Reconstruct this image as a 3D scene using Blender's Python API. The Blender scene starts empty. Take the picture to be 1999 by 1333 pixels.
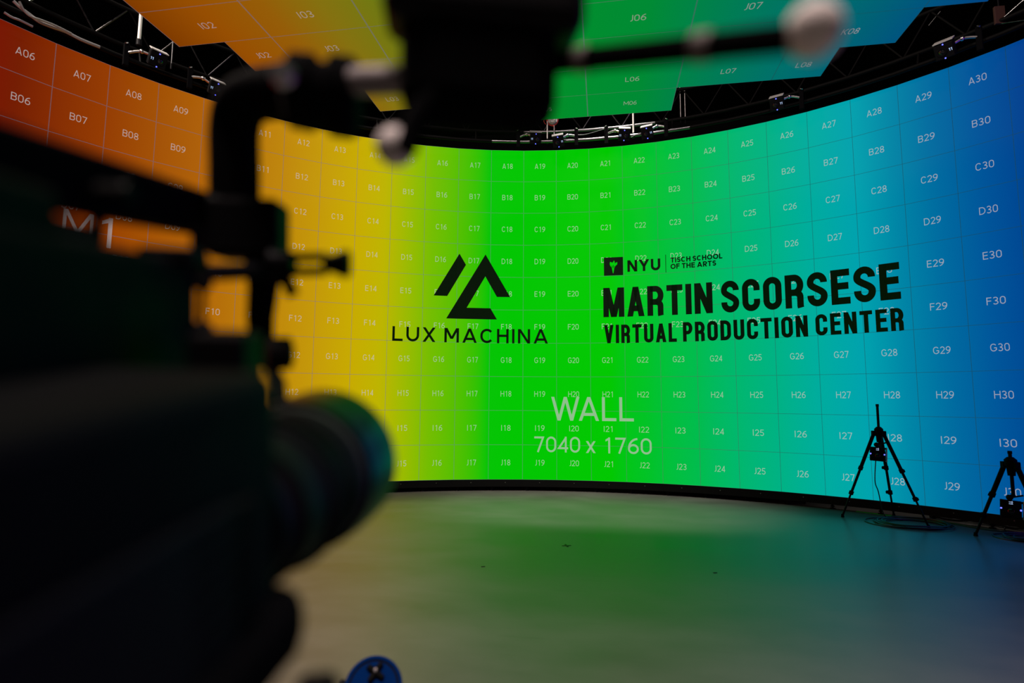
import bpy, bmesh, math, random
from mathutils import Vector, Matrix
random.seed(7)
SC = bpy.context.scene
COL = SC.collection
V = Vector
PI = math.pi

# ---------------------------------------------------------------- camera, world, exposure
BASE = 0.16                                    # underside of the LED wall above the floor
CAM = V((0.19137, -8.31534, 1.1666 + BASE))
YAW, PITCH, ROLL, FPX = 0.163, 0.10272, 0.00631, 1091.156
def cam_axes():
    cy, sy, cp, sp = math.cos(YAW), math.sin(YAW), math.cos(PITCH), math.sin(PITCH)
    f = V((-sy*cp, cy*cp, sp)); r = V((cy, sy, 0)); u = r.cross(f)
    c, s = math.cos(ROLL), math.sin(ROLL)
    return c*r + s*u, -s*r + c*u, f
CR, CU, CF = cam_axes()
cam_data = bpy.data.cameras.new('camera'); cam = bpy.data.objects.new('camera', cam_data); COL.objects.link(cam)
m = Matrix((CR, CU, -CF)).transposed().to_4x4(); m.translation = CAM
cam.matrix_world = m
cam_data.sensor_width = 36.0; cam_data.lens = FPX/1999*36.0
cam_data.clip_start = 0.02; cam_data.clip_end = 100
cam_data.dof.use_dof = True; cam_data.dof.focus_distance = 8.2; cam_data.dof.aperture_fstop = 1.4
SC.camera = cam
w = bpy.data.worlds.new('studio_dark'); SC.world = w; w.use_nodes = True
w.node_tree.nodes['Background'].inputs[0].default_value = (0.5, 0.5, 0.5, 1)
w.node_tree.nodes['Background'].inputs[1].default_value = 0.0
SC.view_settings.view_transform = 'Standard'; SC.view_settings.look = 'None'
SC.view_settings.exposure = 0.0; SC.view_settings.gamma = 1.0; SC.view_settings.use_curve_mapping = False

def area(name, loc, target, size, power, color=(1, .95, .88)):
    d = bpy.data.lights.new(name, 'AREA'); d.energy = power; d.size = size; d.color = color; d.shape = 'DISK'
    o = bpy.data.objects.new(name, d); COL.objects.link(o); o.location = loc
    o.rotation_euler = (V(target) - V(loc)).to_track_quat('-Z', 'Y').to_euler()
    return o
def spot(name, loc, target, angle, blend, power, radius=.2, color=(1, .93, .84)):
    d = bpy.data.lights.new(name, 'SPOT'); d.energy = power; d.spot_size = math.radians(angle); d.spot_blend = blend; d.shadow_soft_size = radius; d.color = color
    o = bpy.data.objects.new(name, d); COL.objects.link(o); o.location = loc
    o.rotation_euler = (V(target) - V(loc)).to_track_quat('-Z', 'Y').to_euler()
    return o
spot('house_spot', (0.4, -1.15, 8.4), (0.1, -0.55, 0), 36, .8, 1900)
spot('house_spot', (5.0, 0.9, 7.5), (4.3, -0.7, 0), 26, .8, 330)
spot('house_spot', (-1.5, 0.6, 8.4), (-4.2, -1.4, 5.2), 60, .8, 150)
area('house_light', (-6.4, -5.6, 8.4), (-0.8, -4.6, 0), 0.8, 620, (1, .84, .72))
area('house_light', (0.2, -10.0, 8.4), (0.2, -7.5, 0), 1.7, 640, (1, .80, .76))

# ---------------------------------------------------------------- materials
def lin(c):
    c = c/255.0
    return c/12.92 if c <= 0.04045 else ((c+0.055)/1.055)**2.4
def srgb(r, g, b): return (lin(r), lin(g), lin(b), 1)
def mat(name, col, rough=0.5, metal=0.0, emit=None, estr=1.0, spec=0.5, noise=0.0, nscale=30):
    mt = bpy.data.materials.new(name); mt.use_nodes = True
    nt = mt.node_tree; b = nt.nodes['Principled BSDF']
    b.inputs['Base Color'].default_value = (*col[:3], 1); b.inputs['Roughness'].default_value = rough
    b.inputs['Metallic'].default_value = metal; b.inputs['Specular IOR Level'].default_value = spec
    if emit:
        b.inputs['Emission Color'].default_value = (*emit[:3], 1); b.inputs['Emission Strength'].default_value = estr
    if noise:
        tc = nt.nodes.new('ShaderNodeTexCoord'); n = nt.nodes.new('ShaderNodeTexNoise'); n.inputs['Scale'].default_value = nscale
        nt.links.new(tc.outputs['Object'], n.inputs['Vector'])
        mr = nt.nodes.new('ShaderNodeMapRange'); mr.inputs['To Min'].default_value = max(0.02, rough-noise); mr.inputs['To Max'].default_value = min(1, rough+noise)
        nt.links.new(n.outputs['Fac'], mr.inputs['Value']); nt.links.new(mr.outputs['Result'], b.inputs['Roughness'])
    return mt

WALL_STOPS = [(1, 255, 10, 6), (4.7, 245, 14, 4), (5.8, 120, 14, 0), (6.4, 116, 28, 0), (7, 130, 42, 0), (8, 148, 60, 0), (10, 174, 97, 8), (11, 184, 118, 10),  # off-axis and lens dimming of the left columns is put into these colours
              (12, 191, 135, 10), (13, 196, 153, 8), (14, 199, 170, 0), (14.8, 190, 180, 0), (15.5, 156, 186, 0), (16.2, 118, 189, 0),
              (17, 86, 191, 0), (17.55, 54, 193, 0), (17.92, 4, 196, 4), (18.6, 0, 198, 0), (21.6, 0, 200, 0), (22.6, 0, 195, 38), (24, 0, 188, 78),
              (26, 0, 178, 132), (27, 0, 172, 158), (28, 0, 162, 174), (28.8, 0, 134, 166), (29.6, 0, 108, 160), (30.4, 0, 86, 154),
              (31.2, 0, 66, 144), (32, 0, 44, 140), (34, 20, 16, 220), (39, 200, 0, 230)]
CEIL_STOPS = [(1, 105, 35, 0), (2, 126, 58, 0), (2.6, 150, 78, 2), (3.2, 148, 92, 8), (3.7, 132, 112, 16), (4.2, 112, 120, 18), (4.7, 60, 125, 22), (5.1, 14, 134, 30),
              (5.8, 0, 142, 44), (6.6, 0, 138, 52), (7.1, 0, 128, 74), (7.6, 0, 118, 92), (8.1, 0, 110, 108), (8.6, 0, 96, 116), (9.1, 0, 80, 128), (9.7, 0, 58, 132), (11, 0, 38, 112)]
def screen_mat(name, stops, span, line=None, over=None, mix=0.0, lines=True):
    mt = bpy.data.materials.new(name); mt.use_nodes = True
    nt = mt.node_tree; N = nt.nodes; L = nt.links; b = N['Principled BSDF']
    b.inputs['Base Color'].default_value = (.0015, .0015, .0015, 1); b.inputs['Roughness'].default_value = 0.7; b.inputs['Specular IOR Level'].default_value = 0.02
    uv = N.new('ShaderNodeUVMap'); uv.uv_map = 'UVMap'
    sep = N.new('ShaderNodeSeparateXYZ'); L.new(uv.outputs['UV'], sep.inputs[0])
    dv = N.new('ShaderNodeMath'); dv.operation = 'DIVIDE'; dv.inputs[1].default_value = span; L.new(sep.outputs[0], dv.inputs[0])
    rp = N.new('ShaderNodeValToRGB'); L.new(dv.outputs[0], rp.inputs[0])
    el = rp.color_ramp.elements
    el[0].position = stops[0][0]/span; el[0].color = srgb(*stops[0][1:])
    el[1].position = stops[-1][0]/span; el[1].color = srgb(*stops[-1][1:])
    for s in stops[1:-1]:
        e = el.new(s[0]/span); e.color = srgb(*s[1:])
    out = rp.outputs['Color']
    if over:
        mx = N.new('ShaderNodeMix'); mx.data_type = 'RGBA'; mx.inputs['Factor'].default_value = mix
        L.new(out, mx.inputs['A']); mx.inputs['B'].default_value = (*over, 1); out = mx.outputs['Result']
    elif lines:
        edge = None
        uv2 = N.new('ShaderNodeUVMap'); uv2.uv_map = 'panel'
        s2 = N.new('ShaderNodeSeparateXYZ'); L.new(uv2.outputs['UV'], s2.inputs[0])
        for k in (0, 1):     # distance (in metres) to the panel edge, from the panel's own uv in metres measured from its centre
            a = N.new('ShaderNodeMath'); a.operation = 'ABSOLUTE'; L.new(s2.outputs[k], a.inputs[0])
            g = N.new('ShaderNodeMath'); g.operation = 'GREATER_THAN'; L.new(a.outputs[0], g.inputs[0]); g.inputs[1].default_value = line[k] if False else 1.0 - line
            if edge is None: edge = g
            else:
                mxx = N.new('ShaderNodeMath'); mxx.operation = 'MAXIMUM'; L.new(edge.outputs[0], mxx.inputs[0]); L.new(g.outputs[0], mxx.inputs[1]); edge = mxx
        lr = N.new('ShaderNodeValToRGB'); L.new(dv.outputs[0], lr.inputs[0]); le = lr.color_ramp.elements
        le[0].position = .42; le[0].color = (.17, .17, .21, 1); le[1].position = .66; le[1].color = (.012, .075, .09, 1)
        e = le.new(.52); e.color = (.12, .16, .19, 1)
        sc = N.new('ShaderNodeMath'); sc.operation = 'MULTIPLY'; sc.inputs[1].default_value = 0.55; L.new(edge.outputs[0], sc.inputs[0])
        mx = N.new('ShaderNodeMix'); mx.data_type = 'RGBA'; L.new(sc.outputs[0], mx.inputs['Factor'])
        L.new(out, mx.inputs['A']); L.new(lr.outputs['Color'], mx.inputs['B']); out = mx.outputs['Result']
    L.new(out, b.inputs['Emission Color']); b.inputs['Emission Strength'].default_value = 1.0
    if over or not lines: mt.cycles.emission_sampling = 'NONE'
    return mt
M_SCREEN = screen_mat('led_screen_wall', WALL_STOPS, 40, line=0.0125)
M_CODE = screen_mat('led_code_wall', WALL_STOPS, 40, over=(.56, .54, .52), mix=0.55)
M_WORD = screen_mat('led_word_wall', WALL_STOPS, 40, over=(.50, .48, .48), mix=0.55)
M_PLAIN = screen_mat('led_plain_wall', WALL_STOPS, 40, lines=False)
M_CSCREEN = screen_mat('led_screen_ceiling', CEIL_STOPS, 12, line=0.012)
M_CCODE = screen_mat('led_code_ceiling', CEIL_STOPS, 12, over=(.42, .36, .36), mix=0.6)
M_LOGO = mat('led_black_pixels', (.0016, .003, .0018), 0.6, spec=0.08, emit=(0.0012, .006, .0012), estr=1)
M_LOGO.cycles.emission_sampling = 'NONE'
M_CAB = mat('panel_cabinet_black', (.005, .005, .0055), 0.5, spec=.2)
M_BLACK = mat('black_plastic', (.0035, .0035, .004), 0.6, spec=.05, noise=.1)
M_BLACKM = mat('black_anodised_metal', (.0045, .0045, .006), 0.5, spec=.08, noise=.08)
M_GLOSS = mat('semi_gloss_black_paint', (.004, .004, .006), 0.28, spec=.45)
M_RUBBER = mat('black_rubber', (.005, .005, .005), 0.7, spec=.05)
M_ALU = mat('truss_aluminium', (.14, .14, .145), 0.3, metal=1.0, noise=.08)
M_DTRUSS = mat('truss_shade_frame_black', (.003, .003, .003), 0.6, spec=.06, noise=.1)  # unlit truss metal, its shade put into the colour; plain black on ceiling frame
M_WHITE = mat('white_painted_pipe', (.75, .74, .70), 0.4)
M_SHADE = mat('camera_sunshade_grey', (.42, .42, .41), .45)
M_CHROME = mat('brushed_steel', (.6, .6, .6), 0.28, metal=1.0)
M_BALL = mat('marker_grey_reflective', (.78, .70, .66), 0.75, noise=.05)
M_ROD = mat('satin_steel_rod', (.30, .26, .26), 0.6, metal=.3)
M_MATTE = mat('matte_black_coating', (.003, .003, .0035), 0.9, spec=.02)
M_FERR = mat('dull_grey_ferrule', (.14, .11, .105), .7)
M_GLASS = mat('lens_glass_dark', (.004, .005, .008), 0.05, spec=.8)
M_BLUELED = mat('blue_status_led', (.02, .02, .1), 0.4, emit=(.10, .12, 1.0), estr=3.0)
M_DIGIT = mat('pale_display_digits', (.1, .1, .1), 0.4, emit=(.40, .55, .85), estr=1.0)
for _m in (M_BLUELED, M_DIGIT): _m.cycles.emission_sampling = 'NONE'
M_RED = mat('red_lamp_guard', (.62, .06, .035), 0.4)
M_LAMPGLASS = mat('ribbed_lamp_glass', (.62, .60, .55), 0.25)
M_BLUE = mat('blue_enamel', (.0003, .019, .11), 0.75, spec=.02, noise=.08)
M_GREENTAPE = mat('green_tape', (.03, .95, .10), 0.5)
M_BLACKTAPE = mat('black_tape', (.01, .01, .01), 0.6)
M_CABLE = mat('black_cable', (.012, .014, .014), 0.4)
M_BLKROOM = mat('black_studio_wall', (.004, .004, .004), 0.9, spec=.1)

def floor_mat():
    mt = bpy.data.materials.new('painted_stage_floor'); mt.use_nodes = True
    nt = mt.node_tree; N = nt.nodes; L = nt.links; b = N['Principled BSDF']
    tc = N.new('ShaderNodeTexCoord'); mp = N.new('ShaderNodeMapping'); mp.inputs['Scale'].default_value = (0.9, 1.6, 1); mp.inputs['Rotation'].default_value = (0, 0, .25)
    L.new(tc.outputs['Object'], mp.inputs[0])
    n1 = N.new('ShaderNodeTexNoise'); n1.inputs['Scale'].default_value = 1.1; n1.inputs['Detail'].default_value = 6; n1.inputs['Roughness'].default_value = .6
    L.new(mp.outputs[0], n1.inputs['Vector'])
    cr = N.new('ShaderNodeValToRGB'); cr.color_ramp.elements[0].position = .3; cr.color_ramp.elements[1].position = .7
    cr.color_ramp.elements[0].color = (.086, .080, .075, 1); cr.color_ramp.elements[1].color = (.142, .134, .125, 1)
    L.new(n1.outputs['Fac'], cr.inputs[0])
    # scuffs: stretched thin noise
    mp2 = N.new('ShaderNodeMapping'); mp2.inputs['Scale'].default_value = (1.0, 9.0, 1); mp2.inputs['Rotation'].default_value = (0, 0, -.5)
    L.new(tc.outputs['Object'], mp2.inputs[0])
    n2 = N.new('ShaderNodeTexNoise'); n2.inputs['Scale'].default_value = 2.2; n2.inputs['Detail'].default_value = 4
    L.new(mp2.outputs[0], n2.inputs['Vector'])
    c2 = N.new('ShaderNodeValToRGB'); c2.color_ramp.elements[0].position = .62; c2.color_ramp.elements[1].position = .85
    c2.color_ramp.elements[0].color = (0, 0, 0, 1); c2.color_ramp.elements[1].color = (.35, .35, .35, 1)
    L.new(n2.outputs['Fac'], c2.inputs[0])
    mx = N.new('ShaderNodeMix'); mx.data_type = 'RGBA'; L.new(c2.outputs[0], mx.inputs['Factor']); L.new(cr.outputs[0], mx.inputs['A']); mx.inputs['B'].default_value = (.06, .055, .05, 1)
    L.new(mx.outputs['Result'], b.inputs['Base Color'])
    mr = N.new('ShaderNodeMapRange'); mr.inputs['To Min'].default_value = .24; mr.inputs['To Max'].default_value = .40
    L.new(n1.outputs['Fac'], mr.inputs['Value']); L.new(mr.outputs['Result'], b.inputs['Roughness'])
    b.inputs['Specular IOR Level'].default_value = .36
    return mt
M_FLOOR = floor_mat()

# ---------------------------------------------------------------- helpers
def obj(name, bm, mats, parent=None, smooth=False, bevel=0.0, mw=None):
    me = bpy.data.meshes.new(name)
    bmesh.ops.recalc_face_normals(bm, faces=bm.faces) if getattr(bm, 'fixn', True) is True and name not in NOFIX else None
    bm.to_mesh(me); bm.free()
    for mt in (mats if isinstance(mats, (list, tuple)) else [mats]): me.materials.append(mt)
    if smooth:
        for p in me.polygons: p.use_smooth = True
    o = bpy.data.objects.new(name, me); COL.objects.link(o)
    if parent is not None: o.parent = parent
    if mw is not None: o.matrix_local = mw
    if bevel:
        bv = o.modifiers.new('bevel', 'BEVEL'); bv.width = bevel; bv.segments = 3; bv.limit_method = 'ANGLE'; bv.angle_limit = math.radians(40)
    if smooth:
        try:
            me.set_sharp_from_angle(angle=math.radians(40))
        except Exception: pass
    return o
NOFIX = set()
def tag(o, label, cat, group=None, kind=None):
    o['label'] = label; o['category'] = cat
    if group: o['group'] = group
    if kind: o['kind'] = kind
    return o
def thing(name, label, cat, loc=(0, 0, 0), group=None, mw=None):
    o = bpy.data.objects.new(name, None); COL.objects.link(o); o.empty_display_size = .05
    if mw is not None: o.matrix_world = mw
    else: o.location = loc
    return tag(o, label, cat, group)
def copy_tree(o, parent=None):
    c = o.copy(); COL.objects.link(c)
    if parent is not None: c.parent = parent; c.matrix_parent_inverse = o.matrix_parent_inverse.copy()
    for ch in list(o.children): copy_tree(ch, c)
    return c
def basis(z, x=None):
    z = V(z).normalized()
    if x is None: x = V((1, 0, 0)) if abs(z.x) < .9 else V((0, 1, 0))
    x = V(x); x = (x - z*x.dot(z)).normalized(); y = z.cross(x)
    return Matrix((x, y, z)).transposed()
def bx(bm, c, s, rot=None):
    r = bmesh.ops.create_cube(bm, size=1.0)
    M = Matrix.Translation(V(c)) @ ((rot if rot is not None else Matrix.Identity(3)).to_4x4()) @ Matrix.Diagonal((*s, 1))
    bmesh.ops.transform(bm, matrix=M, verts=r['verts']); return r['verts']
def cyl(bm, a, b, r0, r1=None, seg=20):
    a, b = V(a), V(b); r1 = r0 if r1 is None else r1
    r = bmesh.ops.create_cone(bm, cap_ends=True, segments=seg, radius1=r0, radius2=r1, depth=(b-a).length)
    M = Matrix.Translation((a+b)/2) @ basis(b-a).to_4x4()
    bmesh.ops.transform(bm, matrix=M, verts=r['verts'])
def sph(bm, c, r, seg=24):
    q = bmesh.ops.create_uvsphere(bm, u_segments=seg, v_segments=seg//2, radius=r)
    bmesh.ops.transform(bm, matrix=Matrix.Translation(V(c)), verts=q['verts'])
def lathe(bm, prof, a, axis, seg=40):
    """prof: (s along axis, radius)"""
    B = basis(axis); a = V(a); rings = []
    for s, r in prof:
        rings.append([bm.verts.new(a + B @ V((r*math.cos(t), r*math.sin(t), s))) for t in [2*PI*k/seg for k in range(seg)]])
    for A, C in zip(rings, rings[1:]):
        for k in range(seg):
            bm.faces.new((A[k], A[(k+1) % seg], C[(k+1) % seg], C[k]))
    bm.faces.new(list(reversed(rings[0]))); bm.faces.new(rings[-1])
def tube(bm, pts, r, seg=8, closed=False):
    pts = [V(p) for p in pts]; n = len(pts); rings = []; x = None
    for i, p in enumerate(pts):
        t = (pts[(i+1) % n] - pts[i-1]) if closed else (pts[min(i+1, n-1)] - pts[max(i-1, 0)])
        B = basis(t, x); x = B @ V((1, 0, 0))
        rr = r[i] if isinstance(r, (list, tuple)) else r
        rings.append([bm.verts.new(p + B @ V((rr*math.cos(a), rr*math.sin(a), 0))) for a in [2*PI*k/seg for k in range(seg)]])
    for i in range(n if closed else n-1):
        A, C = rings[i], rings[(i+1) % n]
        for k in range(seg): bm.faces.new((A[k], A[(k+1) % seg], C[(k+1) % seg], C[k]))
    if not closed: bm.faces.new(list(reversed(rings[0]))); bm.faces.new(rings[-1])
def smooth_path(pts, n=8):
    pts = [V(p) for p in pts]; out = []
    for i in range(len(pts)-1):
        p0, p1, p2, p3 = pts[max(i-1, 0)], pts[i], pts[i+1], pts[min(i+2, len(pts)-1)]
        for k in range(n):
            t = k/n
            out.append(.5*((2*p1) + (p2-p0)*t + (2*p0-5*p1+4*p2-p3)*t*t + (3*p1-p0-3*p2+p3)*t**3))
    return out + [pts[-1]]
def new(): return bmesh.new()
def ray(px, py): return CF + CR*((px-999.5)/FPX) + CU*((666.5-py)/FPX)
def on_floor(px, py, z=0.0):
    d = ray(px, py); return CAM + d*((z-CAM.z)/d.z)
def at_depth(px, py, t): return CAM + ray(px, py)*t

# ---------------------------------------------------------------- LED wall geometry
def heading(k):
    t = k-20.5; return -(0.07632*t + 2e-5*t**3)
WP = {21: V((0, 0))}
for k in range(21, 42): WP[k+1] = WP[k] + .5*V((math.cos(heading(k)), math.sin(heading(k))))
for k in range(20, -1, -1): WP[k] = WP[k+1] - .5*V((math.cos(heading(k)), math.sin(heading(k))))
TOP = BASE + 5.0
def wall_pt(u, v, off=0.0):
    """u in panel columns, v in panel rows from the top, off towards the stage."""
    k = int(math.floor(u+1e-9)); k = max(0, min(41, k)); fr = u-k
    h = heading(k)
    if fr < 1e-6 and k > 0: h = (heading(k)+heading(k-1))/2
    p = WP[k] + (WP[k+1]-WP[k])*fr
    return V((p.x + math.sin(h)*off, p.y - math.cos(h)*off, TOP - .5*v))
def inner(u, off, z):
    p = wall_pt(u, 0, off); return V((p.x, p.y, z))
def on_offset(px, py, off):
    """where the ray through a pixel meets the vertical surface a fixed distance inside the LED wall"""
    d = ray(px, py)
    for k in range(0, 41):
        A = inner(k, off, 0); B = inner(k+1, off, 0); e = B-A
        det = d.x*(-e.y) + e.x*d.y
        if abs(det) < 1e-9: continue
        rx, ry = A.x-CAM.x, A.y-CAM.y
        t = (rx*(-e.y) + e.x*ry)/det; s = (d.x*ry - d.y*rx)/det
        if t > 0 and 0 <= s <= 1: return CAM + d*t, k+s
    return CAM + d*6, 20

# ---------------------------------------------------------------- lettering: strokes drawn as bars
def stadium(x0, y0, x1, y1, n=16):
    """closed path, counter-clockwise from the middle of the right side"""
    R = min((x1-x0)/2, (y1-y0)/2); pts = []
    for cx, cy, a0 in ((x1-R, y1-R, 0), (x0+R, y1-R, 90), (x0+R, y0+R, 180), (x1-R, y0+R, 270)):
        for k in range(n+1):
            a = math.radians(a0 + 90*k/n); pts.append((cx+R*math.cos(a), cy+R*math.sin(a)))
    return [((x1), (y0+y1)/2)] + pts
def ell(cx, cy, rx, ry, a0, a1, n=20):
    return [(cx+rx*math.cos(math.radians(a0+(a1-a0)*k/n)), cy+ry*math.sin(math.radians(a0+(a1-a0)*k/n))) for k in range(n+1)]
def glyph(ch, W, w, cond=False):
    """-> list of ('p', pts, closed) stroked paths and ('q', pts) polygons inside the box W x 1"""
    x0, x1, y0, y1 = w/2, W-w/2, w/2, 1-w/2; xc = W/2; P = []
    hx = (x1-x0)/2
    bar = lambda xa, ya, xb, yb: P.append(('p', [(xa, ya), (xb, yb)], False))
    def sl(xa, ya, xb, yb, k=1.0):
        ww = w*math.hypot(xb-xa, yb-ya)/max(abs(yb-ya), 1e-6)*k/2
        P.append(('q', [(xa-ww, ya), (xa+ww, ya), (xb+ww, yb), (xb-ww, yb)]))
    def sw(dx): return w*math.hypot(dx, 1)/2
    if ch == 'A':
        s = sw(xc-w/2); sl(s, 0, xc, 1); sl(W-s, 0, xc, 1); yy = .27; bar(s+yy*(xc-s), yy, W-s-yy*(xc-s), yy)
    elif ch == 'B':
        ym = .53
        bar(x0, 0, x0, 1)
        P.append(('p', [(x0, y1), (x1-hx*.75-.02, y1)] + ell(x1-hx*.75-.02, (y1+ym)/2, hx*.75, (y1-ym)/2, 90, -90) + [(x0, ym)], False))
        P.append(('p', [(x0, ym), (x1-hx*.75, ym)] + ell(x1-hx*.75, (y0+ym)/2, hx*.75, (ym-y0)/2, 90, -90) + [(x0, y0)], False))
    elif ch in 'CG':
        pts = stadium(x0, y0, x1, y1); g = .13 if cond else .27
        pts = [q for q in pts[1:] if not (q[0] > xc and abs(q[1]-.5) < g)]
        if cond: pts = [(x1, .5+g)] + pts + [(x1, .5-g)]
        if ch == 'G': pts = [q for q in pts if not (q[0] > xc and q[1] < .5 and q[0] > x1-.02)] + [(x1, .22), (x1, .46), (xc+.05, .46)]
        P.append(('p', pts, False))
    elif ch == 'D':
        R = min(hx*1.3, .5-w/2); pts = [(x0, y0), (x0, y1), (x1-R, y1)] + ell(x1-R, y1-R, R, R, 90, 0) + ell(x1-R, y0+R, R, R, 0, -90) + [(x1-R, y0)]
        P.append(('p', pts, True))
    elif ch in 'EF':
        bar(x0, 0, x0, 1); bar(x0, y1, W, y1); bar(x0, .52, W*.93, .52)
        if ch == 'E': bar(x0, y0, W, y0)
    elif ch == 'H':
        bar(x0, 0, x0, 1); bar(x1, 0, x1, 1); bar(x0, .52, x1, .52)
    elif ch == 'I': bar(xc, 0, xc, 1)
    elif ch == 'J':
        P.append(('p', [(x1, 1), (x1, .28)] + ell(x1-hx*1.3, .28, hx*1.3, .28-w/2, 0, -105), False))
    elif ch == 'K':
        bar(x0, 0, x0, 1); sl(x0+w*.6, .42, W-w*.7, 1); sl(W-w*.6, 0, x0+w*1.6, .58)
    elif ch == 'L':
        bar(x0, 0, x0, 1); bar(x0, y0, W, y0)
    elif ch == 'M':
        bar(x0, 0, x0, 1); bar(x1, 0, x1, 1); b = .0 if cond else .25
        sl(x0+w*.15, 1, xc, b); sl(x1-w*.15, 1, xc, b)
    elif ch == 'N':
        bar(x0, 0, x0, 1); bar(x1, 0, x1, 1); s = sw(x1-x0-w); sl(x0-w/2+s, 1, x1+w/2-s, 0)
    elif ch in 'O0': P.append(('p', stadium(x0, y0, x1, y1), True))
    elif ch in 'PR':
        ym = .46; R = (y1-ym)/2; Rx = min(R, hx)
        bar(x0, 0, x0, 1); P.append(('p', [(x0, y1), (x1-Rx, y1)] + ell(x1-Rx, (y1+ym)/2, Rx, R, 90, -90) + [(x0, ym)], False))
        if ch == 'R':
            if cond: P.append(('p', [(x1-Rx, ym)] + ell(x1-Rx, ym-.13, Rx-.01, .13, 90, 0) + [(x1-.01, 0.05), (x1, 0)], False))
            else: sl(W-w*.6, 0, xc-.02, ym)
    elif ch == 'S':
        ym = .52
        P.append(('p', ell(xc, (y1+ym)/2, hx, (y1-ym)/2, 15, 262, 24) + ell(xc, (y0+ym)/2, hx, (ym-y0)/2, 82, -165, 24), False))
        if cond:
            sp = []
            for k in range(17):
                t = k/16; a, b_, c, d = (1-t)**3, 3*t*(1-t)**2, 3*t*t*(1-t), t**3
                sp.append((a*x0+b_*x0+c*x1+d*x1, a*(y1-hx-.02)+b_*.55+c*.47+d*(y0+hx+.02)))
            P[-1] = ('p', [(x1, .69)] + ell(xc, y1-hx, hx, hx, 0, 180) + sp + ell(xc, y0+hx, hx, hx, 0, -180) + [(x0, .33)], False)
    elif ch == 'T':
        bar(xc, 0, xc, 1); bar(0, y1, W, y1)
    elif ch == 'U':
        R = hx; P.append(('p', [(x0, 1), (x0, y0+R)] + ell(xc, y0+R, R, R, 180, 360) + [(x1, 1)], False))
    elif ch == 'V':
        s = sw(xc-w/2); sl(s, 1, xc, 0); sl(W-s, 1, xc, 0)
    elif ch == 'W':
        s = sw(W/4-w/4); a = s + (W/2-s)*.5; sl(s, 1, a, 0); sl(xc, 1, a, 0); sl(xc, 1, W-a, 0); sl(W-s, 1, W-a, 0)
    elif ch == 'X':
        s = sw(W-w); sl(s, 0, W-s, 1); sl(s, 1, W-s, 0)
    elif ch == 'x':
        s = .62*w; sl(s, 0, W-s, .74); sl(s, .74, W-s, 0)
    elif ch == 'Y':
        s = .62*w; sl(s, 1, xc, .42); sl(W-s, 1, xc, .42); bar(xc, 0, xc, .46)
    elif ch == '1': bar(xc+.08, 0, xc+.08, 1); P.append(('q', [(xc+.08, 1), (xc+.08, 1-w*1.2), (xc-.16, .78-w*.3), (xc-.16, .86)]))
    elif ch == '2': P.append(('p', ell(xc, y1-.26, hx, .26, 160, -20, 18) + [(x0+.02, y0), (W, y0)], False))
    elif ch == '3': P.append(('p', ell(xc-.03, .75-w*.1, hx*.9, .25-w*.4, 150, -90, 16) + ell(xc-.03, .27, hx, .27-w/2, 90, -150, 16), False))
    elif ch == '4': bar(x1-.1, 0, x1-.1, 1); P.append(('p', [(x1-.1, 1-w*.6), (x0, .27), (W, .27)], False))
    elif ch == '5': P.append(('p', [(x1, y1), (x0+.08, y1), (x0+.04, .56)] + ell(xc-.03, .32, hx, .32-w/2, 110, -150, 20), False))
    elif ch in '69':
        pts = [('p', ell(xc, .31, hx, .31-w/2, 0, 360, 26), True), ('p', ell(x1, .33, x1-x0, .67-w/2, 180, 92, 14), False)]
        if ch == '9': pts = [(t, [(W-a, 1-b) for a, b in q], c) for t, q, c in pts]
        P += pts
    elif ch == '7': P.append(('p', [(0, y1), (x1-.02, y1), (xc-.1, 0)], False))
    elif ch == '8':
        P.append(('p', ell(xc, .745-w*.1, hx*.86, .255-w*.4, 0, 360, 24), True)); P.append(('p', ell(xc, .27, hx, .27-w/2, 0, 360, 24), True))
    return P
STYLES = {
    'code': dict(w=.108, gap=.15, space=.3, W=dict(A=.80, B=.68, C=.74, D=.82, E=.60, F=.58, G=.82, H=.80, I=.26, J=.42, K=.74, L=.58, M=1.02, N=.86, W=1.2), d=.64),
    'word': dict(w=.125, gap=.13, space=.28, W=dict(A=.86, L=.60, W=1.22, x=.62, M=1.1), d=.70),
    'geo': dict(w=.165, gap=.24, space=.36, W=dict(L=.71, U=.88, X=.90, M=1.0, A=1.0, C=.92, H=.81, I=.17, N=.85), d=.8),
    'bold': dict(w=.215, gap=.12, space=.26, W=dict(N=.84, Y=.92, U=.80, T=.70, I=.22, S=.64, C=.80, H=.76, O=.92, L=.58, F=.62, E=.64, A=.92, R=.72), d=.7),
    'cond': dict(w=.196, gap=.105, space=.13, W=dict(M=.74, A=.60, R=.56, T=.54, I=.182, N=.59, S=.59, C=.57, O=.58, E=.53), d=.55),
    'cond2': dict(w=.182, gap=.125, space=.13, W=dict(V=.53, I=.172, R=.49, T=.51, U=.51, A=.56, L=.43, P=.48, O=.51, D=.51, C=.51, N=.52, E=.45), d=.5),
}
def stroke(pts, closed, w):
    """2-D ribbon polygons for a centre line"""
    pts = [V(p) for p in pts]; q = []
    for p in pts:
        if not q or (p-q[-1]).length > 1e-4: q.append(p)
    if closed and (q[0]-q[-1]).length < 1e-4: q.pop()
    n = len(q); L = []; R = []
    for i in range(n):
        a = q[i-1] if (i or closed) else None; b = q[(i+1) % n] if (i < n-1 or closed) else None
        d0 = (q[i]-a).normalized() if a is not None else None; d1 = (b-q[i]).normalized() if b is not None else None
        if d0 is None: d0 = d1
        if d1 is None: d1 = d0
        t = d0+d1
        t = t.normalized() if t.length > 1e-4 else d1
        nrm = V((-t.y, t.x)); c = max(.45, nrm.dot(V((-d1.y, d1.x))))
        L.append(q[i]+nrm*(w/2/c)); R.append(q[i]-nrm*(w/2/c))
    return [(R[i], R[(i+1) % n], L[(i+1) % n], L[i]) for i in range(n if closed else n-1)]
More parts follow.
